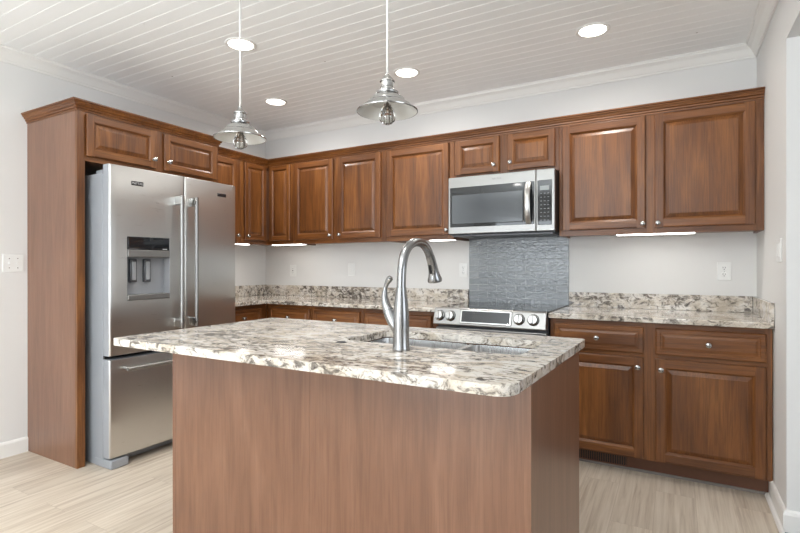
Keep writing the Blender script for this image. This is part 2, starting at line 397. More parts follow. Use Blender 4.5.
# crown moulding round the ceiling
CP = [(o_, z + CEIL - 2.545) for o_, z in [(0, 2.462), (0.008, 2.462), (0.010, 2.474), (0.016, 2.480), (0.022, 2.492), (0.034, 2.512), (0.048, 2.524), (0.054, 2.528), (0.056, 2.537), (0.062, 2.539), (0.062, 2.545), (0, 2.545)]]
mb = MB(); mb.sweep([(0, YF), (0, 0), (XR, 0), (XR, YF)], CP, side=1); struct(mb.obj('trim_1', M['trim']))
BP = [(0, 0), (0.014, 0), (0.014, 0.082), (0.010, 0.092), (0.004, 0.097), (0, 0.097)]
mb = MB(); mb.sweep([(0, YF), (0, -2.137)], BP); struct(mb.obj('baseboard_left', M['trim']))
BP2 = [(0, 0), (0.015, 0), (0.015, 0.078), (0.011, 0.092), (0.005, 0.098), (0, 0.098)]
mb = MB(); mb.sweep([(XR, -0.55), (XR, OPEN), (XR + 0.14, OPEN)], BP2); struct(mb.obj('baseboard_right', M['trim']))
mb = MB(); mb.sweep([(XR - 0.0155, -0.55), (XR - 0.0155, OPEN - 0.09)], [(0, 0), (0.016, 0), (0.015, 0.008), (0.009, 0.016), (0, 0.019)]); struct(mb.obj('trim_2', M['trim']))

# ---------------------------------------------------------------- cabinetry builders (local frame: x along the run, front faces -y)
def stick(mb, w0, w1, z0, z1, y0, t, fw, bead=0.011):
    """four door members with routed outer edge and inner sticking; y0 is the back, front is at y0 - t"""
    def member(p0, p1, inner, vert, mi):
        # profile across the member: (u from outer to inner edge, depth)
        pr = [(0, 0), (0, t - 0.005), (0.002, t - 0.002), (0.006, t), (fw - bead, t), (fw - bead + 0.003, t - 0.002), (fw - 0.003, t - 0.007), (fw, t - 0.009), (fw, 0)]
        loops = []
        for q in (p0, p1):
            lp = []
            for u, d in pr:
                a = inner[0] + inner[1] * u
                lp.append((a, y0 - d, q) if vert else (q, y0 - d, a))
            loops.append(lp)
        mb.rings(loops, mi)
    member(z0, z1, (w0, 1), True, 0); member(z0, z1, (w1, -1), True, 0)
    member(w0 + fw - 0.010, w1 - fw + 0.010, (z0, 1), False, 1); member(w0 + fw - 0.010, w1 - fw + 0.010, (z1, -1), False, 1)

def raised(mb, x0, x1, z0, z1, y0, h, slope, mi=0):
    def lp(i, d): return [(x0 + i, y0 - d, z0 + i), (x1 - i, y0 - d, z0 + i), (x1 - i, y0 - d, z1 - i), (x0 + i, y0 - d, z1 - i)]
    mb.rings([lp(0, 0), lp(0, 0.003), lp(slope, h - 0.0025), lp(slope + 0.0005, h - 0.0005), lp(slope + 0.003, h)], mi)

KNOB = [(0, 0.0), (0.0095, 0.0), (0.0095, 0.002), (0.0055, 0.004), (0.0050, 0.012), (0.0075, 0.015), (0.0135, 0.018), (0.0150, 0.0215), (0.0140, 0.0255), (0.0090, 0.0285), (0.0035, 0.0295), (0, 0.0295)]
_knob = None
def knob(parent, x, y, z):
    global _knob
    if _knob is None:
        mb = MB(); mb.lathe([(r, -h) for r, h in KNOB], seg=20, axis='Y'); _knob = mb.obj('knob', M['nickel'], parent, (x, y, z))
        return _knob
    k = _knob.copy(); COL.objects.link(k); k.parent = parent; k.location = (x, y, z); return k

def door(parent, x0, x1, z0, z1, yf, kn=None, fw=0.058, t=0.020):
    """door object sits at its lower-left corner; yf = front plane of the face frame"""
    w, h = x1 - x0, z1 - z0
    mb = MB(); stick(mb, 0, w, 0, h, 0, t, fw)
    d = mb.obj('door', [M['wood_z'], M['wood_x']], parent, (x0, yf, z0))
    mb = MB(); raised(mb, fw - 0.008, w - fw + 0.008, fw - 0.008, h - fw + 0.008, -0.001, 0.0165, 0.030 if min(w, h) > 0.2 else 0.022)
    mb.obj('raised_panel', M['wood_z'], d)
    if kn: knob(d, kn[0] - x0, -t + 0.0005, kn[1] - z0)
    return d

def drawer(parent, x0, x1, z0, z1, yf, kn, t=0.020):
    w, h = x1 - x0, z1 - z0
    mb = MB()
    def lp(i, d): return [(i, -d, i), (w - i, -d, i), (w - i, -d, h - i), (i, -d, h - i)]
    mb.rings([lp(0, 0), lp(0, t - 0.006), lp(0.004, t - 0.002), lp(0.008, t), lp(0.024, t), lp(0.027, t - 0.004), lp(0.034, t - 0.004), lp(0.044, t - 0.0005), lp(0.047, t)])
    d = mb.obj('drawer', M['wood_x'], parent, (x0, yf, z0)); knob(d, kn[0] - x0, -t + 0.0005, kn[1] - z0)
    return d

def face_frame(parent, stiles, rails, yb, t=0.020):
    """stiles: (x0, x1, z0, z1), rails: the same, in front of yb"""
    mb = MB()
    for a, b, c, d in stiles: mb.box((a, yb - t, c), (b, yb, d), 0.0012, 0, 1)
    for a, b, c, d in rails: mb.box((a - 0.002, yb - t + 0.0003, c), (b + 0.002, yb, d), 0.0, 1)
    return mb.obj('face_frame', [M['wood_z'], M['wood_x']], parent)

UB, UT = 1.406, 2.160        # upper cabinets
UD = 0.287                   # carcass depth, frame adds 20 mm
UDL = 0.312                  # the left-wall run is a little deeper
def carcass(parent, x0, x1, z0, z1, depth=UD, open_front=False):
    mb = MB(); t = 0.016
    mb.box((x0, -depth, z0), (x0 + t, -0.001, z1)); mb.box((x1 - t, -depth, z0), (x1, -0.001, z1))
    mb.box((x0 + t, -depth, z0 + 0.012), (x1 - t, -0.001, z0 + 0.026)); mb.box((x0 + t, -depth, z1 - t), (x1 - t, -0.001, z1))
    mb.box((x0 + t, -0.008, z0 + 0.026), (x1 - t, -0.001, z1 - t))
    bmesh.ops.remove_doubles(mb.bm, verts=mb.bm.verts[:], dist=1e-5)
    return mb.obj('carcass', M['veneer'], parent)

def upper(name, label, x0, x1, doors, z0=UB, z1=UT, loc=(0, 0, 0), rz=0, dz=(1.443, 2.138), fw=0.058, dep=UD):
    """doors: list of (xa, xb, knob_x, knob_z)"""
    t = thing(name, label, 'cabinet', (loc[0], loc[1], 0), rz, 'wall cabinets')
    carcass(t, x0, x1, z0, z1, dep)
    da, db = doors[0][0], doors[-1][1]
    st = [(x0, da + 0.012, z0, z1), (db - 0.012, x1, z0, z1)] + [(p[1] - 0.012, q[0] + 0.012, z0, z1) for p, q in zip(doors[:-1], doors[1:])]
    rl = [(x0 + 0.02, x1 - 0.02, z0, dz[0] + 0.012), (x0 + 0.02, x1 - 0.02, dz[1] - 0.012, z1)]
    face_frame(t, st, rl, -dep)
    for a, b, kx, kz in doors: door(t, a, b, dz[0], dz[1], -dep - 0.0203, (kx, kz), fw)
    return t

# ---------------------------------------------------------------- upper cabinets on the back wall
upper('wall_cabinet', 'wide two-door wooden wall cabinet right of the microwave', 3.006, 4.128, [(3.028, 3.529, 3.515, 1.468), (3.579, 4.087, 3.598, 1.468)])
upper('wall_cabinet', 'single wide-door wooden wall cabinet directly left of the microwave', 1.640, 2.236, [(1.648, 2.198, 2.184, 1.478)])
upper('wall_cabinet', 'two-door wooden wall cabinet between corner cabinet and single-door cabinet', 0.645, 1.638, [(0.669, 1.107, 1.083, 1.474), (1.159, 1.591, 1.185, 1.476)])
upper('wall_cabinet', 'short two-door wooden wall cabinet above the microwave', 2.238, 3.004, [(2.254, 2.5915, 2.556, 1.932), (2.6506, 2.980, 2.676, 1.937)], z0=1.853, dz=(1.884, 2.138), fw=0.052)
upper('wall_cabinet', 'wooden wall cabinet on left wall between refrigerator and corner cabinet', 0.012, 0.458, [(0.030, 0.418, 0.408, 1.478)], loc=(0, -1.103), rz=90, dep=UDL)
# L-shaped corner cabinet
t = thing('corner_wall_cabinet', 'L-shaped wooden corner wall cabinet with two narrow doors meeting in the corner', 'cabinet', (0, 0, 0), 0, 'wall cabinets')
mb = MB()
LP = [(0.001, -0.001), (0.643, -0.001), (0.643, -UD), (UDL, -UD), (UDL, -0.643), (0.001, -0.643)]
mb.rings([[(x, y, z) for x, y in LP] for z in (UB + 0.012, UT)]); mb.obj('carcass', M['veneer'], t)
mb = MB(); f0 = UD + 0.02; f0L = UDL + 0.02
mb.box((0.605, -f0, UB), (0.643, -UD, UT), 0.001, 0, 1); mb.box((f0L - 0.002, -f0 + 0.0003, UB), (0.607, -UD, 1.457), 0, 1); mb.box((f0L - 0.002, -f0 + 0.0003, 2.126), (0.607, -UD, UT), 0, 1)
mb.obj('face_frame', [M['wood_z'], M['wood_x']], t)
fs = MB(); fs.box((0, -0.02, 0), (0.04, 0, UT - UB), 0.001, 0, 1); fs.box((0.038, -0.0197, 0), (0.338, 0, 0.05), 0, 1); fs.box((0.038, -0.0197, UT - UB - 0.034), (0.338, 0, UT - UB), 0, 1)
o = fs.obj('face_frame', [M['wood_z'], M['wood_x']], t, (UDL, -0.643, UB)); o.rotation_euler = (0, 0, R(90))
def cdoor(a, b):
    return door(t, a, b, 1.443, 2.138, -f0 - 0.0003, None, 0.048)
cdoor(0.366, 0.618)
d = door(t, 0, 0.262, 1.443, 2.138, 0, (0.030, 1.478), 0.048); d.location = (f0L + 0.0003, -0.607, 1.443); d.rotation_euler = (0, 0, R(90))

# crown on the wall cabinets
CC = [(0.0005, 2.146), (0.005, 2.146), (0.006, 2.155), (0.003, 2.157), (0.011, 2.160), (0.013, 2.168), (0.010, 2.170), (0.018, 2.174), (0.022, 2.183), (0.029, 2.189), (0.031, 2.194), (0.028, 2.196), (0.036, 2.199), (0.036, 2.207), (0.0005, 2.207)]
mb = MB(); mb.sweep([(f0L, -1.103), (f0L, -f0), (4.128, -f0)], CC)
tag(mb.obj('cabinet_crown_molding', M['wood_x']), 'stained wooden crown molding running along the tops of the wall cabinets through the corner', 'molding')

# ---------------------------------------------------------------- refrigerator surround
t = thing('refrigerator_cabinet', 'tall wooden surround with a side panel and two short doors above the refrigerator', 'cabinet', (0, -2.135, 0), 90)
FX = 0.573; w = 1.030
mb = MB(); mb.box((0, -FX, 0), (0.019, -0.001, 2.150)); mb.obj('side_panel', M['veneer'], t)['label'] = 'smooth pinkish brown side panel facing the room'
mb = MB(); mb.box((w - 0.019, -FX, 0), (w, -0.001, 2.150)); mb.obj('side_panel', M['veneer'], t)
mb = MB(); mb.box((0.0195, -FX, 1.842), (w - 0.0195, -0.001, 2.150)); mb.obj('carcass', M['veneer'], t)
face_frame(t, [(0, 0.046, 0, 2.150), (w - 0.034, w, 0, 2.150), (0.492, 0.564, 1.842, 2.150)], [(0.044, 0.494, 1.842, 1.884), (0.562, w - 0.03, 1.842, 1.884), (0.044, 0.494, 2.112, 2.150), (0.562, w - 0.03, 2.112, 2.150)], -FX)
door(t, 0.049, 0.500, 1.872, 2.124, -FX - 0.0203, (0.478, 1.928), 0.052)
door(t, 0.560, 1.005, 1.872, 2.124, -FX - 0.0203, (0.590, 1.930), 0.052)
mb = MB(); CC2 = [(o_, z - 0.010) for o_, z in CC]
mb.sweep([(0.001, -2.135), (FX + 0.02, -2.135), (FX + 0.02, -1.105), (f0L + 0.039, -1.105)], CC2)
tag(mb.obj('cabinet_crown_molding', M['wood_x']), 'stained wooden crown molding around the top of the tall refrigerator surround', 'molding')

# ---------------------------------------------------------------- refrigerator
t = thing('refrigerator', 'stainless french-door refrigerator with water dispenser and bottom freezer', 'refrigerator', (0, -1.581, 0))
Y0, Y1 = -0.474, 0.474       # local y
mb = MB(); mb.box((0.05, Y0 + 0.006, 0.004), (0.705, Y1 - 0.006, 1.765), 0.006); mb.obj('body', M['fside'], t)
mb = MB(); mb.box((0.61, Y0 + 0.02, 1.765), (0.715, Y0 + 0.13, 1.790), 0.006); mb.box((0.61, Y1 - 0.13, 1.765), (0.715, Y1 - 0.02, 1.790), 0.006)
mb.box((0.60, Y0 + 0.1, 1.7655), (0.64, Y1 - 0.1, 1.775)); mb.obj('hinge_cover', M['fside'], t)
def front_x(y): return 0.800 - 0.012 * (y / 0.474) ** 2
def slab(y0, y1, z0, z1, hole=None, n=14, seam=False):
    """gently bowed door with rounded vertical edges; hole = (ya, yb, za, zb)"""
    mb = MB(); xb = 0.722; r = 0.010
    ys = [y0, y0 + 0.001, y0 + 0.003, y0 + 0.006, y0 + r] + [y0 + r + (y1 - y0 - 2*r) * i / n for i in range(1, n)] + [y1 - r, y1 - 0.006, y1 - 0.003, y1 - 0.001, y1]
    zs = [z0, z0 + 0.003, z0 + 0.007, z1 - 0.007, z1 - 0.003, z1]
    if hole:
        ys = sorted([q for q in ys if abs(q - hole[0]) > 0.004 and abs(q - hole[1]) > 0.004] + [hole[0], hole[1]]); zs = sorted(zs + [hole[2], hole[3]])
    def X(y, z):
        e = min(y - y0, y1 - y); c = 0.0 if e >= r else r - math.sqrt(max(0, r*r - (r - e)**2))
        f = min(z - z0, z1 - z); q = 0.006; c2 = 0.0 if f >= q else q - math.sqrt(max(0, q*q - (q - f)**2))
        return front_x(y) - c - c2
    g = [[mb.bm.verts.new((X(y, z), y, z)) for z in zs] for y in ys]
    bk = [[mb.bm.verts.new((xb, y, z)) for z in (zs[0], zs[-1])] for y in ys]
    for i in range(len(ys) - 1):
        for j in range(len(zs) - 1):
            if hole and ys[i] >= hole[0] - 1e-6 and ys[i+1] <= hole[1] + 1e-6 and zs[j] >= hole[2] - 1e-6 and zs[j+1] <= hole[3] + 1e-6: continue
            mb.face([g[i][j], g[i+1][j], g[i+1][j+1], g[i][j+1]], 0, True)
        mb.face([bk[i][0], bk[i+1][0], g[i+1][0], g[i][0]], 1); mb.face([g[i][-1], g[i+1][-1], bk[i+1][1], bk[i][1]], 1)
        mb.face([bk[i][0], bk[i][1], bk[i+1][1], bk[i+1][0]], 1)
    for i in (0, -1):
        mb.face([bk[i][0]] + [v for v in g[i]] + [bk[i][1]], 1)
    if hole:
        ya, yb, za, zb = hole; xd = 0.735
        lp0 = []
        ii = [i for i, y in enumerate(ys) if ya - 1e-6 <= y <= yb + 1e-6]; jj = [j for j, z in enumerate(zs) if za - 1e-6 <= z <= zb + 1e-6]
        lp0 = [g[i][jj[0]] for i in ii] + [g[ii[-1]][j] for j in jj[1:]] + [g[i][jj[-1]] for i in ii[::-1][1:]] + [g[ii[0]][j] for j in jj[::-1][1:-1]]
        lp1 = [mb.bm.verts.new((xd, v.co.y, v.co.z)) for v in lp0]
        for k in range(len(lp0)):
            q = (k + 1) % len(lp0); mb.face([lp0[k], lp0[q], lp1[q], lp1[k]], 2)
        mb.face(lp1, 2)
    return mb
H = (-0.371, -0.089, 0.996, 1.388)
ld = slab(Y0, 0.020, 0.672, 1.812, H).obj('door', [M['steel'], M['fside'], M['plastic_gr']], t)
rd = slab(0.025, Y1, 0.672, 1.812).obj('door', [M['steel'], M['fside']], t)
fz = slab(Y0, Y1, 0.066, 0.650).obj('freezer_drawer', [M['steel'], M['fside']], t)
mb = MB(); mb.box((0.700, Y0 + 0.010, 0.07), (0.722, Y1 - 0.010, 1.79)); mb.obj('door_gasket', M['black'], t)
mb = MB(); mb.box((0.66, Y0 + 0.11, 0.012), (0.70, Y1 - 0.11, 0.062)); mb.obj('base_grille', M['black'], t)
for s in (Y0 + 0.004, Y1 - 0.114):
    mb = MB(); mb.box((0.62, s, 0.0), (0.795, s + 0.110, 0.055), 0.010); mb.obj('foot', M['fside'], t)
def bar_handle(par, y, z0, z1):
    x = front_x(y)
    mb = MB(); xo = x + 0.060
    mb.tube([(xo, y, z0), (xo, y, z0 + 0.02), (xo, y, z1 - 0.02), (xo, y, z1)], 0.0125, 18)
    h = mb.obj('handle', M['steel_h'], par)
    for z in (z0 + 0.030, z1 - 0.030):
        mb = MB(); mb.box((x - 0.002, y - 0.013, z - 0.030), (xo + 0.010, y + 0.013, z + 0.030), 0.006)
        mb.obj('handle_bracket', M['chrome'], h)
bar_handle(ld, -0.040, 0.80, 1.672); bar_handle(rd, 0.072, 0.80, 1.672)
mb = MB(); xo = front_x(0) + 0.052; mb.tube([(xo, -0.405, 0.592), (xo + 0.004, -0.2, 0.592), (xo + 0.005, 0, 0.592), (xo + 0.004, 0.2, 0.592), (xo, 0.405, 0.592)], 0.0115, 18)
h = mb.obj('handle', M['steel_h'], fz)
for y in (-0.385, 0.385):
    mb = MB(); mb.tube([(front_x(y) - 0.002, y, 0.592), (xo, y, 0.592)], 0.0095, 14); mb.obj('handle_bracket', M['chrome'], h)
# water and ice dispenser
xf = front_x(-0.23)
mb = MB(); mb.box((0.735, H[0] + 0.003, 1.308), (xf + 0.002, H[1] - 0.003, H[3] - 0.002), 0.003); dp = mb.obj('dispenser_display', M['gloss'], ld)
mb = MB(); mb.box((0.736, H[0] + 0.002, 1.262), (xf + 0.004, H[1] - 0.002, 1.307), 0.003); mb.obj('dispenser_band', M['steel_h'], ld)
mb = MB(); mb.box((0.736, H[0] + 0.002, 0.998), (xf + 0.004, H[1] - 0.002, 1.030), 0.004); mb.obj('drip_tray', M['steel_h'], ld)
for y in (-0.332, -0.240):
    mb = MB(); mb.box((0.738, y, 1.105), (0.760, y + 0.046, 1.252), 0.005); mb.box((0.752, y + 0.010, 1.120), (0.766, y + 0.036, 1.235), 0.004, 1)
    mb.obj('dispenser_lever', [M['lever'], M['plastic_gr']], ld)
mb = MB(); mb.box((xf + 0.0022, -0.140, 1.3125), (xf + 0.0026, -0.108, 1.3180)); mb.obj('status_light', M['letter'], ld)
# badges
xb = front_x(-0.305)
mb = MB(); mb.box((xb - 0.002, -0.346, 1.702), (xb + 0.004, -0.270, 1.728), 0.0015); bd = mb.obj('badge', M['badge'], ld)
text_mesh('badge_text', 'MAYTAG', 0.0205, M['letter'], ld, (xb + 0.0042, -0.308, 1.715), (R(90), 0, R(90)), 0.0004, sx=0.86)
xb = front_x(0.337)
mb = MB(); mb.box((xb - 0.002, 0.298, 1.713), (xb + 0.004, 0.376, 1.737), 0.0015); mb.obj('badge', M['badge'], rd)

# ---------------------------------------------------------------- base cabinets
BD = 0.570; BT = 0.883; KZ = 0.092
def base(label, x0, x1, drawers, doors, loc=(0, 0), rz=0, dz=(0.102, 0.680), rz2=(0.703, 0.853), toe=True, end_right=False):
    t = thing('base_cabinet', label, 'cabinet', (loc[0], loc[1], 0), rz, 'base cabinets')
    mb = MB(); tt = 0.018
    mb.box((x0, -BD, KZ), (x0 + tt, -0.001, BT)); mb.box((x1 - tt, -BD, KZ), (x1, -0.001, BT)); mb.box((x0 + tt, -BD, KZ), (x1 - tt, -0.001, KZ + tt)); mb.box((x0 + tt, -0.010, KZ + tt), (x1 - tt, -0.001, BT))
    bmesh.ops.remove_doubles(mb.bm, verts=mb.bm.verts[:], dist=1e-5); mb.obj('carcass', M['wood_in'], t)
    mb = MB(); mb.box((x0, -BD + 0.035, 0.0), (x1, -BD + 0.053, KZ)); mb.obj('toe_kick', M['toe'], t)
    mb = MB(); mb.box((x0, -BD + 0.026, 0.0), (x1, -BD + 0.0345, 0.014), 0.002); mb.obj('toe_trim', M['toe_trim'], t)
    cols = drawers
    st = [(x0, cols[0][0] + 0.012, KZ, BT), (cols[-1][1] - 0.012, x1, KZ, BT)] + [(p[1] - 0.012, q[0] + 0.012, KZ, BT) for p, q in zip(cols[:-1], cols[1:])]
    rl = [(x0 + 0.02, x1 - 0.02, KZ, dz[0] + 0.016), (x0 + 0.02, x1 - 0.02, dz[1] - 0.012, rz2[0] + 0.012), (x0 + 0.02, x1 - 0.02, rz2[1] - 0.012, BT)]
    face_frame(t, st, rl, -BD)
    for a, b in drawers: drawer(t, a, b, rz2[0], rz2[1], -BD - 0.0203, ((a + b) / 2, (rz2[0] + rz2[1]) / 2))
    for a, b, kx, kz in doors: door(t, a, b, dz[0], dz[1], -BD - 0.0203, (kx, kz))
    return t
base('wide wooden base cabinet right of the range with two drawers above two doors', 3.008, 4.127, [(3.032, 3.532), (3.592, 4.100)], [(3.032, 3.532, 3.502, 0.625), (3.592, 4.100, 3.620, 0.622)])
base('wooden base cabinet directly left of the range, seen behind the faucet', 1.600, 2.234, [(1.622, 2.190)], [(1.622, 1.900, 1.870, 0.63), (1.912, 2.190, 1.942, 0.63)])
base('wooden base cabinet with the middle one of three back-wall drawer fronts left of range', 1.106, 1.598, [(1.126, 1.576)], [(1.126, 1.576, 1.546, 0.63)])
base('wooden base cabinet with the drawer front nearest the room corner on the back wall', 0.592, 1.104, [(0.643, 1.084)], [(0.643, 1.084, 1.050, 0.63)])
base('wooden base cabinet on left wall beside the refrigerator', 0.002, 0.5125, [(0.030, 0.440)], [(0.030, 0.440, 0.410, 0.63)], loc=(0, -1.103), rz=90)

# ---------------------------------------------------------------- countertops
def slab_poly(name, outline, z0, z1, mat, parent=None, hole=None, bev=0.004):
    bm = bmesh.new()
    def loop(pts):
        vs = [bm.verts.new((x, y, z0)) for x, y in pts]
        return [bm.edges.new((vs[i], vs[(i + 1) % len(vs)])) for i in range(len(vs))]
    es = loop(outline)
    if hole: es += loop(hole)
    bmesh.ops.triangle_fill(bm, use_beauty=True, use_dissolve=False, edges=es)
    bmesh.ops.recalc_face_normals(bm, faces=bm.faces[:])
    r = bmesh.ops.extrude_face_region(bm, geom=bm.faces[:])
    bmesh.ops.translate(bm, verts=[v for v in r['geom'] if isinstance(v, bmesh.types.BMVert)], vec=(0, 0, z1 - z0))
    mb = MB(); mb.bm.free(); mb.bm = bm
    o = mb.obj(name, mat, parent)
    bv = o.modifiers.new('bevel', 'BEVEL'); bv.width = bev; bv.segments = 3; bv.limit_method = 'ANGLE'; bv.angle_limit = R(50)
    return o
CZ0, CZ = 0.884, 0.914
def upstand(parent, a, b):
    mb = MB(); mb.box(a, b, 0.002); return mb.obj('backsplash', M['granite'], parent)
t = thing('countertop', 'L-shaped speckled granite countertop running from refrigerator through the corner to the range', 'countertop', (0, 0, 0), 0, 'granite countertops')
slab_poly('worktop', [(0.001, -0.001), (0.001, -1.103), (0.640, -1.103), (0.640, -0.640), (2.236, -0.640), (2.236, -0.001)], CZ0, CZ, M['granite'], t)
upstand(t, (0.0205, -0.0205, CZ), (2.236, -0.001, 1.016)); upstand(t, (0.001, -1.103, CZ), (0.020, -0.001, 1.016))
t = thing('countertop', 'short speckled granite countertop right of the range', 'countertop', (0, 0, 0), 0, 'granite countertops')
slab_poly('worktop', [(3.006, -0.001), (3.006, -0.640), (4.127, -0.640), (4.127, -0.001)], CZ0, CZ, M['granite'], t)
upstand(t, (3.016, -0.0205, CZ), (4.106, -0.001, 1.016)); upstand(t, (4.107, -0.640, CZ), (4.128, -0.001, 1.016))

# ---------------------------------------------------------------- glass tile
mb = MB(); mb.box((0, -0.008, 0), (0.774, -0.0005, 0.518), 0.001, 0, 1)
o = tag(mb.obj('tile_backsplash', M['tile'], None, (2.239, 0, 0.905)), 'glossy grey glass tile panel on the wall behind the range', 'backsplash')

# ---------------------------------------------------------------- range
t = thing('range', 'stainless slide-in electric range with black glass cooktop and four front knobs', 'range', (2.239, 0, 0))
RW = 0.764
mb = MB(); mb.box((0.004, -0.60, 0.03), (RW - 0.004, -0.012, 0.895)); mb.obj('body', M['steel_dk'], t)
mb = MB(); mb.box((0, -0.625, 0.896), (RW, -0.010, 0.920), 0.004); ck = mb.obj('cooktop', M['gloss'], t)
for bx, by, br in ((0.19, -0.44, 0.105), (0.57, -0.44, 0.085), (0.19, -0.18, 0.075), (0.57, -0.18, 0.105)):
    mb = MB(); mb.lathe([(br - 0.0015, 0), (br, 0.0002), (br + 0.0015, 0)], (bx, by, 0.92005), 48); mb.obj('burner_ring', M['letter_dim'], ck)
# sloping control panel
mb = MB()
PP = [(-0.600, 0.800), (-0.668, 0.806), (-0.672, 0.812), (-0.646, 0.912), (-0.636, 0.921), (-0.622, 0.921), (-0.600, 0.895)]
mb.rings([[(x, y, z) for y, z in PP] for x in (-0.006, RW - 0.006)])
cp = mb.obj('control_panel', M['steel_h'], t)
bv = cp.modifiers.new('bevel', 'BEVEL'); bv.width = 0.003; bv.segments = 2; bv.limit_method = 'ANGLE'
sl = math.atan2(0.026, 0.100)
pn = bpy.data.objects.new('panel_frame', None)
def on_panel(mb_, name, mat, parent, x, z, off=0.0):
    y = -0.672 + 0.26 * (z - 0.812)
    return mb_.obj(name, mat, parent, (x, y - off, z), rot=(-sl, 0, 0))
mb = MB(); mb.box((-0.176, -0.010, -0.047), (0.176, 0.004, 0.047), 0.004)
dm = on_panel(mb, 'display_bezel', M['chrome'], cp, 0.368, 0.866)
mb = MB(); mb.box((-0.164, -0.0115, -0.036), (0.164, -0.009, 0.037), 0.001); mb.obj('display', M['gloss'], dm)
KN = [(0, 0.0), (0.034, 0.0), (0.034, 0.006), (0.030, 0.008), (0.0285, 0.024), (0.026, 0.030), (0.012, 0.031), (0, 0.031)]
for kx in (0.040, 0.120, 0.590, 0.680):
    mb = MB(); mb.lathe([(r, -h) for r, h in KN], seg=32, axis='Y')
    k = on_panel(mb, 'knob', M['chrome'], cp, kx, 0.866)
    mb = MB(); mb.box((-0.005, -0.040, -0.026), (0.005, -0.028, 0.026), 0.003); mb.obj('knob_grip', M['nickel'], k)
    mb = MB(); mb.lathe([(0.037, 0.0), (0.037, -0.003), (0.034, -0.003)], seg=32, axis='Y'); mb.obj('knob_collar', M['black'], k)
mb = MB(); mb.box((0.006, -0.650, 0.205), (RW - 0.006, -0.601, 0.786), 0.005); od = mb.obj('oven_door', M['steel_h'], t)
mb = MB(); mb.box((0.10, -0.6515, 0.33), (RW - 0.10, -0.649, 0.62), 0.001); mb.obj('window', M['gloss'], od)
mb = MB(); mb.tube([(0.06, -0.700, 0.730), (RW - 0.06, -0.700, 0.730)], 0.012, 16)
for x in (0.09, RW - 0.09): mb.tube([(x, -0.648, 0.730), (x, -0.700, 0.730)], 0.009, 12)
mb.obj('handle', M['steel_h'], od)
mb = MB(); mb.box((0.006, -0.645, 0.05), (RW - 0.006, -0.601, 0.195), 0.005); mb.obj('drawer', M['steel_h'], t)
for x in (0.05, RW - 0.05):
    for y in (-0.55, -0.06):
        mb = MB(); mb.lathe([(0.018, 0), (0.018, 0.01), (0.010, 0.012), (0.010, 0.032)], (x, y, 0), 14); mb.obj('foot', M['black'], t)

# ---------------------------------------------------------------- microwave
t = thing('microwave', 'stainless over-the-range microwave with dark window and button panel', 'microwave', (2.2406, 0, 1.4263))
mw, mh = 0.7606, 0.4227
mb = MB(); mb.box((0.001, -0.398, 0.004), (mw - 0.001, -0.002, mh - 0.002), 0.003); mb.obj('body', M['black'], t)
mb = MB(); mb.box((0, -0.426, 0.012), (0.636, -0.400, mh), 0.004); md = mb.obj('door', M['steel_h'], t)
mb = MB(); mb.box((0.639, -0.426, 0.012), (mw, -0.400, mh), 0.004); mp_ = mb.obj('control_panel', M['steel_h'], t)
mb = MB(); mb.box((0.014, -0.4275, 0.060), (0.628, -0.424, 0.348), 0.002); wg = mb.obj('window_surround', M['gloss'], md)
mb = MB(); mb.box((0.030, -0.4285, 0.085), (0.548, -0.426, 0.292), 0.001); mb.obj('window', M['mw_glass'], wg)
mb = MB(); hs = []
for i in range(13):
    a = i / 12; z = 0.068 + 0.272 * a; hs.append((0.588, -0.430 - 0.040 * math.sin(math.pi * a) ** 0.7, z))
mb.tube(hs, 0.010, 14, sy=1.9); mb.obj('handle', M['steel'], md)
mb = MB(); mb.box((0.648, -0.4275, 0.052), (0.742, -0.424, 0.350), 0.003); kp = mb.obj('keypad', M['gloss'], mp_)
mb = MB(); mb.box((0.665, -0.4284, 0.283), (0.725, -0.427, 0.312), 0.0005); mb.obj('display', M['screen'], kp)
bt = MB(); bt.box((-0.0055, -0.0006, -0.0024), (0.0055, 0, 0.0024)); b0 = bt.obj('button', M['letter_dim'], kp, (0.672, -0.4276, 0.262))
for r_ in range(8):
    for c_ in range(3):
        if r_ or c_:
            o = b0.copy(); COL.objects.link(o); o.parent = kp; o.location = (0.672 + 0.0235 * c_, -0.4276, 0.262 - 0.0255 * r_)
text_mesh('logo_text', 'MAYTAG', 0.017, M['letter_dim'], md, (0.366, -0.4262, 0.388), (R(90), 0, 0), 0.0003, sx=1.0)
mb = MB(); mb.box((0.02, -0.39, -0.004), (mw - 0.02, -0.03, 0.004)); mb.obj('vent_plate', M['steel_dk'], t)

# ---------------------------------------------------------------- under-cabinet lights
def bar(label, x0, x1, y0, y1, loc=(0, 0), rz=0):
    t = thing('under_cabinet_light', label, 'light', (loc[0], loc[1], UB + 0.012), rz, 'under-cabinet light bars')
    mb = MB(); mb.box((x0, y0, -0.014), (x1, y1, 0.0), 0.002); mb.obj('housing', M['plate'], t)
    mb = MB(); mb.box((x0 + 0.008, y0 - 0.0006, -0.0165), (x1 - 0.008, y1 - 0.006, -0.004), 0.001); mb.obj('diffuser', M['led'], t)
bar('white light bar glowing under the wide right-hand wall cabinet', 3.355, 3.80, -0.303, -0.235)
bar('white light bar glowing under the single-door wall cabinet left of microwave', 2.02, 2.23, -0.303, -0.235)
bar('white light bar glowing under the wall cabinets near the room corner', 0.375, 0.75, -0.303, -0.235)
bar('thin white light bar under the left-wall cabinet beside the refrigerator', 0.05, 0.62, -0.285, -0.225, loc=(0, -1.103), rz=90)

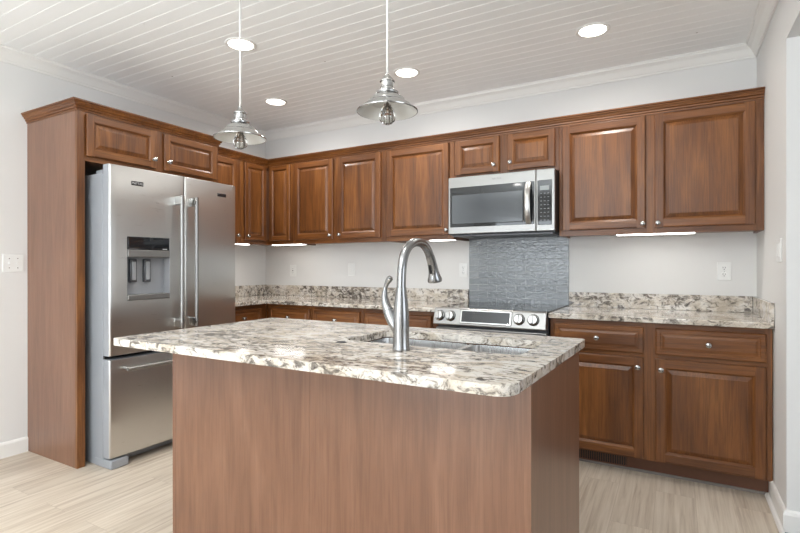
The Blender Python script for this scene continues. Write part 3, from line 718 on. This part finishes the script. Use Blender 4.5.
# ---------------------------------------------------------------- island
IX0, IY0, IY1 = 1.631, -2.530, -1.587
IXF, IXB = 3.336, 3.370          # the right end is a little out of square
BX0, BY0, BY1 = 1.727, -2.315, -1.660
BXF, BXB = 3.330, 3.354
SK = (2.512, -2.092, 3.236, -1.752)
t = thing('kitchen_island', 'island cabinet with plain brown veneer back and end panels under granite', 'island', (0, 0, 0))
IZ0, IZ = 0.874, 0.904
mb = MB(); xs = 2.514
mb.box((BX0 + 0.0195, BY0, 0.0), (xs - 0.0005, BY0 + 0.018, IZ0 - 0.0005)); mb.obj('back_panel', M['veneer'], t)
mb = MB(); mb.box((xs + 0.0005, BY0, 0.0), (BXF - 0.0215, BY0 + 0.018, IZ0 - 0.0005)); mb.obj('back_panel', M['veneer'], t)
mb = MB(); mb.box((BX0, BY0 - 0.001, 0), (BX0 + 0.019, BY1, IZ0 - 0.0005), 0.001, 0, 1); mb.obj('end_panel', M['veneer'], t)
mb = MB(); mb.rings([[(BXF - 0.021, BY0 - 0.002, z), (BXF, BY0 - 0.002, z), (BXB, BY1, z), (BXB - 0.021, BY1, z)] for z in (0, IZ0 - 0.0005)]); mb.obj('end_panel', M['veneer'], t)
BX1 = BXF
mb = MB(); mb.box((BX0 + 0.02, BY0 + 0.02, 0.1), (BX1 - 0.022, BY1 - 0.02, 0.118)); mb.obj('bottom_panel', M['wood_in'], t)
mb = MB(); mb.box((BX0 + 0.02, BY1 - 0.06, 0.0), (BX1 - 0.022, BY1 - 0.042, 0.099)); mb.obj('toe_kick', M['toe'], t)
# doors of the working side (face the range)
def back_door(a, b):
    w_, h_ = b - a, 0.72
    mb = MB(); stick(mb, 0, w_, 0, h_, 0, 0.02, 0.058)
    d = mb.obj('door', [M['wood_z'], M['wood_x']], t, (b, BY1 - 0.019, 0.13)); d.rotation_euler = (0, 0, R(180))
    mb = MB(); raised(mb, 0.05, w_ - 0.05, 0.05, h_ - 0.05, -0.001, 0.0165, 0.03); mb.obj('raised_panel', M['wood_z'], d)
    knob(d, 0.03, -0.0195, h_ - 0.05)
mb = MB(); mb.box((BX0 + 0.0195, BY1 - 0.0395, 0.1185), (BX1 - 0.0215, BY1 - 0.0195, IZ0 - 0.0005)); mb.obj('face_frame', M['wood_z'], t)
for a, b in ((1.76, 2.26), (2.28, 2.78), (2.80, 3.30)): back_door(a, b)

def round_poly(corners, radii, n=7):
    out = []; k = len(corners)
    for i in range(k):
        p0, p1, p2 = (Vector(corners[(i + d) % k]) for d in (-1, 0, 1)); r = radii[i]
        a, b = (p0 - p1).normalized(), (p2 - p1).normalized()
        for q in range(n + 1):
            u = q / n; out.append(tuple(p1 + a * r * (1 - u) ** 2 + b * r * u ** 2))
    return out
t = tag(slab_poly('island_countertop', round_poly([(IX0, IY0), (IXF, IY0), (IXB, IY1), (IX0, IY1)], [0.02, 0.065, 0.035, 0.03]), IZ0, IZ, M['granite'], None, rrect(SK[0], SK[1], SK[2], SK[3], 0.03), 0.005),
        'long speckled granite slab topping the island, with a sink cut-out', 'countertop', 'granite countertops')
# double-bowl undermount sink
t = thing('sink', 'stainless double-bowl undermount sink set into the island granite', 'sink', (0, 0, 0))
def bowl(x0, y0, x1, y1, depth, top):
    mb = MB(); lp = []
    for i, z, r in ((0, top, 0.030), (0.002, top - 0.02, 0.030), (0.006, top - depth + 0.03, 0.040), (0.016, top - depth + 0.008, 0.05), (0.04, top - depth, 0.06)):
        lp.append([(x, y, z) for x, y in rrect(x0 + i, y0 + i, x1 - i, y1 - i, r, 5)])
    outer = []
    for i, z, r in ((-0.003, top, 0.032), (-0.001, top - 0.02, 0.032), (0.003, top - depth + 0.028, 0.04), (0.014, top - depth + 0.004, 0.05), (0.04, top - depth - 0.003, 0.06)):
        outer.append([(x, y, z) for x, y in rrect(x0 + i, y0 + i, x1 - i, y1 - i, r, 5)])
    mb.rings(outer[::-1] + lp, smooth=True); o = mb.obj('bowl', M['sink'], t)
    cx, cy = (x0 + x1) / 2, (y0 + y1) / 2 + 0.03
    mb = MB(); mb.lathe([(0.045, 0.0006), (0.043, 0.003), (0.034, 0.003), (0.030, 0.001), (0.0, 0.001)], (cx, cy, top - depth), 24); mb.obj('drain', M['chrome'], o)
ST = IZ0 - 0.003
bowl(SK[0] + 0.004, SK[1] + 0.004, 2.920, SK[3] - 0.004, 0.21, ST); bowl(2.950, SK[1] + 0.004, SK[2] - 0.004, SK[3] - 0.004, 0.17, ST)
mb = MB(); mb.box((2.9235, SK[1] + 0.008, ST - 0.030), (2.9465, SK[3] - 0.008, ST + 0.0005), 0.004); mb.obj('divider', M['sink'], t)
# small drilled hole plug beside the sink
t = thing('hole_cover', 'small dark round hole ring in the granite left of sink', 'hole cover', (2.543, -2.158, IZ))
mb = MB(); mb.lathe([(0.0215, 0.0), (0.0215, 0.0015), (0.017, 0.0028), (0.0165, 0.0015)], seg=28); mb.obj('ring', M['steel_dk'], t)
mb = MB(); mb.lathe([(0.0165, 0.0004), (0.0165, 0.001), (0, 0.001)], seg=28); mb.obj('plug', M['black'], t)

# faucet
t = thing('faucet', 'tall brushed-nickel pull-down gooseneck faucet with side lever at the island sink', 'faucet', (2.840, -2.204, IZ))
mb = MB(); mb.lathe([(0.031, 0), (0.032, 0.004), (0.0305, 0.012), (0.0285, 0.03), (0.0285, 0.07), (0.0290, 0.10), (0.0275, 0.14), (0.0235, 0.18), (0.0195, 0.205), (0.0180, 0.222), (0.0178, 0.226), (0, 0.226)], seg=32)
bdy = mb.obj('body', M['faucet_metal'], t)
def smooth_path(P, n=5):
    P = [Vector(q) for q in P]; out = []
    for i in range(len(P) - 1):
        a, b, c, d = P[max(i-1, 0)], P[i], P[i+1], P[min(i+2, len(P)-1)]
        for k in range(n):
            u = k / n; out.append(0.5 * ((2*b) + (c-a)*u + (2*a-5*b+4*c-d)*u*u + (3*b-a-3*c+d)*u**3))
    return out + [P[-1]]
mb = MB(); mb.tube(smooth_path([(0, 0, 0.226), (0, 0.002, 0.262), (0, 0.008, 0.305), (0, 0.026, 0.345), (0, 0.056, 0.373), (0, 0.096, 0.388), (0, 0.140, 0.391), (0, 0.180, 0.383), (0, 0.212, 0.364), (0, 0.234, 0.340)]), 0.0165, 20)
sp = mb.obj('spout', M['faucet_metal'], t)
mb = MB(); mb.tube([(0, 0.228, 0.347), (0, 0.235, 0.338), (0, 0.247, 0.322), (0, 0.259, 0.300), (0, 0.268, 0.278), (0, 0.274, 0.260), (0, 0.279, 0.246), (0, 0.281, 0.239)], [0.0150, 0.0172, 0.0178, 0.0186, 0.0205, 0.0245, 0.0300, 0.0290], 24); hd = mb.obj('spray_head', M['faucet_metal'], t)
mb = MB(); mb.box((-0.006, -0.004, -0.021), (0.006, 0.005, 0.021), 0.0035); mb.obj('spray_button', M['black'], hd, (-0.003, 0.2445, 0.287), rot=(R(25), 0, 0))
mb = MB(); mb.tube(smooth_path([(-0.006, 0, 0.050), (-0.022, 0, 0.082), (-0.040, 0, 0.112), (-0.054, 0, 0.140)], 4), [0.014] * 1 + [0.016, 0.0175, 0.019] + [0.020, 0.0205, 0.021, 0.021] + [0.021, 0.0208, 0.0205, 0.020, 0.0195], 20)
mb.obj('valve_housing', M['faucet_metal'], bdy)
mb = MB(); lp_ = smooth_path([(-0.0545, 0, 0.141), (-0.063, 0, 0.160), (-0.069, 0, 0.190), (-0.067, 0, 0.215), (-0.059, 0, 0.238), (-0.050, 0, 0.252), (-0.043, 0, 0.262)], 4); nn = len(lp_)
def lr(u): return 0.0195 - 0.0125 * min(1, u / 0.55) if u < 0.55 else 0.0070 + 0.0050 * math.sin(math.pi * min(1, (u - 0.55) / 0.40) * 0.5) if u < 0.95 else 0.008
mb.tube(lp_, [lr(k / (nn - 1)) for k in range(nn)], 18); mb.obj('lever', M['faucet_metal'], t)

# ---------------------------------------------------------------- pendants
def pendant(label, x, y):
    t = thing('pendant_light', label, 'pendant light', (x, y, 1.811), 0, 'pendant lights over the island')
    mb = MB(); mb.lathe([(0.118, 0.0), (0.1205, 0.001), (0.121, 0.004), (0.118, 0.006), (0.098, 0.020), (0.095, 0.024), (0.078, 0.036), (0.072, 0.040), (0.068, 0.050), (0.055, 0.060), (0.050, 0.063), (0.044, 0.066), (0.036, 0.070)], seg=48)
    mb.obj('shade', M['chrome'], t)
    mb = MB(); mb.lathe([(0.1175, 0.0005), (0.097, 0.0165), (0.094, 0.0205), (0.077, 0.0325), (0.071, 0.0365), (0.067, 0.0465), (0.054, 0.0565), (0.034, 0.0665), (0.0, 0.0665)], seg=48)
    mb.obj('shade_lining', M['white_enamel'], t)
    mb = MB(); mb.lathe([(0.036, 0.068), (0.043, 0.071), (0.044, 0.078), (0.041, 0.080), (0.034, 0.080), (0.027, 0.086), (0.026, 0.094), (0.028, 0.096), (0.028, 0.099), (0.026, 0.101), (0.0265, 0.116), (0.030, 0.118), (0.030, 0.122), (0.026, 0.125), (0.012, 0.142), (0.008, 0.146), (0.008, 0.153), (0.0, 0.153)], seg=32)
    mb.obj('socket_cap', M['nickel'], t)
    mb = MB(); mb.lathe([(0.012, 0.045), (0.013, 0.030), (0.022, 0.012), (0.031, -0.008), (0.0330, -0.020), (0.030, -0.034), (0.020, -0.044), (0.008, -0.049), (0, -0.050), (0, -0.0492), (0.0077, -0.0482), (0.0194, -0.0433), (0.0292, -0.0335), (0.0322, -0.020), (0.0302, -0.0083), (0.0213, 0.0115), (0.0122, 0.0297), (0.0112, 0.045)], seg=28)
    bl = mb.obj('bulb', M['glass'], t)
    mb = MB()
    for k in range(5):
        a = 2 * math.pi * k / 5; mb.tube([(0.004*math.cos(a), 0.004*math.sin(a), 0.02), (0.013*math.cos(a), 0.013*math.sin(a), -0.030), (0.013*math.cos(a+.6), 0.013*math.sin(a+.6), -0.031), (0.004*math.cos(a+.6), 0.004*math.sin(a+.6), 0.02)], 0.0007, 5)
    mb.tube([(0, 0, 0.045), (0, 0, 0.010)], 0.0022, 8)
    mb.obj('filament', M['filament'], bl)
    mb = MB(); mb.tube([(0, 0, 0.152), (0, 0, CEIL - 1.811 - 0.020)], 0.0042, 10); mb.obj('cord', M['cord'], t)
    mb = MB(); mb.lathe([(0, -0.022), (0.010, -0.022), (0.012, -0.019), (0.055, -0.016), (0.060, -0.012), (0.060, 0.0)], (0, 0, CEIL - 1.811), 32); mb.obj('ceiling_canopy', M['nickel'], t)
pendant('left pendant with flared metal shade and clear bulb, hanging nearer the refrigerator', 1.888, -2.07)
pendant('right pendant with flared metal shade and clear bulb, hanging above the faucet', 2.703, -2.07)

# ---------------------------------------------------------------- recessed ceiling lights
LB = ['lit recessed ceiling light beside the left pendant cord', 'lit recessed ceiling light deepest into the room corner, right of the left pendant', 'lit recessed ceiling light just right of the right pendant cord', 'lit recessed ceiling light at far right above the wide wall cabinet']
for i, (dx, dy) in enumerate(DOWN + DOWN_UNSEEN):
    t = thing('recessed_light', LB[i] if i < 4 else 'recessed ceiling light behind the camera', 'ceiling light', (dx, dy, CEIL), 0, 'recessed ceiling lights')
    mb = MB(); mb.lathe([(0.094, 0.0), (0.094, -0.003), (0.090, -0.006), (0.078, -0.006), (0.074, -0.002), (0.074, 0.0)], seg=40); mb.obj('trim_ring', M['trim'], t)
    mb = MB(); mb.lathe([(0.0735, -0.0015), (0.0735, -0.0035), (0.05, -0.0050), (0, -0.0055)], seg=40); mb.obj('lens', M['down'], t)

# ---------------------------------------------------------------- outlets, switches, register
def plate(name, label, cat, loc, rz, w, kind, group):
    t = thing(name, label, cat, loc, rz, group)
    mb = MB(); mb.box((-w / 2, -0.006, -0.0575), (w / 2, 0, 0.0575), 0.003); mb.obj('cover_plate', M['plate'], t)
    if kind == 'outlet':
        for z in (0.021, -0.021):
            mb = MB(); mb.lathe([(0, -0.0078), (0.0155, -0.0078), (0.0165, -0.0065), (0.0165, -0.004)], (0, 0, z), 24, axis='Y'); r = mb.obj('receptacle', M['plate'], t)
            mb = MB(); mb.box((-0.0075, -0.0082, z - 0.001), (-0.0052, -0.0076, z + 0.008)); mb.obj('slot', M['slot'], r)
            mb = MB(); mb.box((0.0052, -0.0082, z - 0.001), (0.0075, -0.0076, z + 0.007)); mb.obj('slot', M['slot'], r)
            mb = MB(); mb.lathe([(0, -0.0082), (0.0028, -0.0082), (0.0028, -0.0076)], (0, 0, z - 0.008), 10, axis='Y'); mb.obj('ground_hole', M['slot'], r)
        mb = MB(); mb.lathe([(0, -0.0072), (0.003, -0.0068), (0.003, -0.0058)], (0, 0, 0), 10, axis='Y'); mb.obj('screw', M['nickel'], t)
    elif kind == 'rocker':
        n = max(1, round(w / 0.058)); s = 0.046
        for k in range(n):
            x = (k - (n - 1) / 2) * s
            mb = MB(); mb.box((x - 0.0165, -0.0085, -0.033), (x + 0.0165, -0.005, 0.033), 0.0015); mb.obj('rocker', M['plate'], t)
    elif kind == 'gfci':
        mb = MB(); mb.box((-0.0165, -0.008, -0.033), (0.0165, -0.005, 0.033), 0.0015); r = mb.obj('receptacle', M['plate'], t)
        for z in (0.018, -0.024):
            mb = MB(); mb.box((-0.0070, -0.0085, z), (-0.005, -0.0078, z + 0.008)); mb.box((0.005, -0.0085, z), (0.0070, -0.0078, z + 0.007)); mb.obj('slot', M['slot'], r)
        mb = MB(); mb.box((-0.007, -0.0088, -0.003), (0.007, -0.0078, 0.004)); mb.obj('test_button', M['slot'], r)
    elif kind == 'toggle':
        for x in (-0.023, 0.023):
            mb = MB(); mb.box((x - 0.005, -0.0065, -0.012), (x + 0.005, -0.0058, 0.012)); mb.box((x - 0.004, -0.017, -0.006), (x + 0.004, -0.005, 0.004), 0.002); mb.obj('toggle', M['plate'], t)
            for z in (0.030, -0.030):
                mb = MB(); mb.lathe([(0, -0.0072), (0.003, -0.0068), (0.003, -0.0058)], (x, 0, z), 10, axis='Y'); mb.obj('screw', M['nickel'], t)
    return t
plate('wall_outlet', 'white outlet on the wall above the right granite countertop', 'outlet', (3.961, 0, 1.170), 0, 0.076, 'outlet', 'wall outlets')
plate('wall_outlet', 'white outlet beside the left edge of the grey tile', 'outlet', (2.187, 0, 1.172), 0, 0.072, 'outlet', 'wall outlets')
plate('wall_outlet', 'white outlet with dark button nearest the room corner', 'outlet', (0.372, 0, 1.160), 0, 0.080, 'gfci', 'wall outlets')
plate('light_switch', 'white rocker switch on back wall left of the faucet', 'switch', (1.078, 0, 1.174), 0, 0.075, 'rocker', 'light switches')
plate('light_switch', 'white double toggle switch on left wall beside the tall side panel', 'switch', (0, -2.214, 1.226), 90, 0.115, 'toggle', 'light switches')
plate('light_switch', 'white double rocker switch on the short right wall near the opening', 'switch', (XR, -0.765, 1.280), -90, 0.118, 'rocker', 'light switches')
t = thing('floor_register', 'dark slotted air register in the toe kick of the right base cabinet', 'vent', (3.30, -0.535, 0.046))
mb = MB(); x0, x1 = -0.150, 0.150
for q in ((x0, x1, -0.034, -0.026), (x0, x1, 0.026, 0.034), (x0, x0 + 0.010, -0.034, 0.034), (x1 - 0.010, x1, -0.034, 0.034)): mb.box((q[0], -0.006, q[2]), (q[1], -0.0005, q[3]))
bmesh.ops.remove_doubles(mb.bm, verts=mb.bm.verts[:], dist=1e-5); mb.obj('frame', M['toe'], t)
mb = MB(); mb.box((x0 + 0.010, -0.0015, -0.026), (x1 - 0.010, -0.0005, 0.026))
for i in range(22):
    x = x0 + 0.016 + i * 0.0128; mb.box((x - 0.0022, -0.005, -0.026), (x + 0.0022, -0.001, 0.026), 0, 1)
mb.obj('louvre_grille', [M['black'], M['toe']], t)
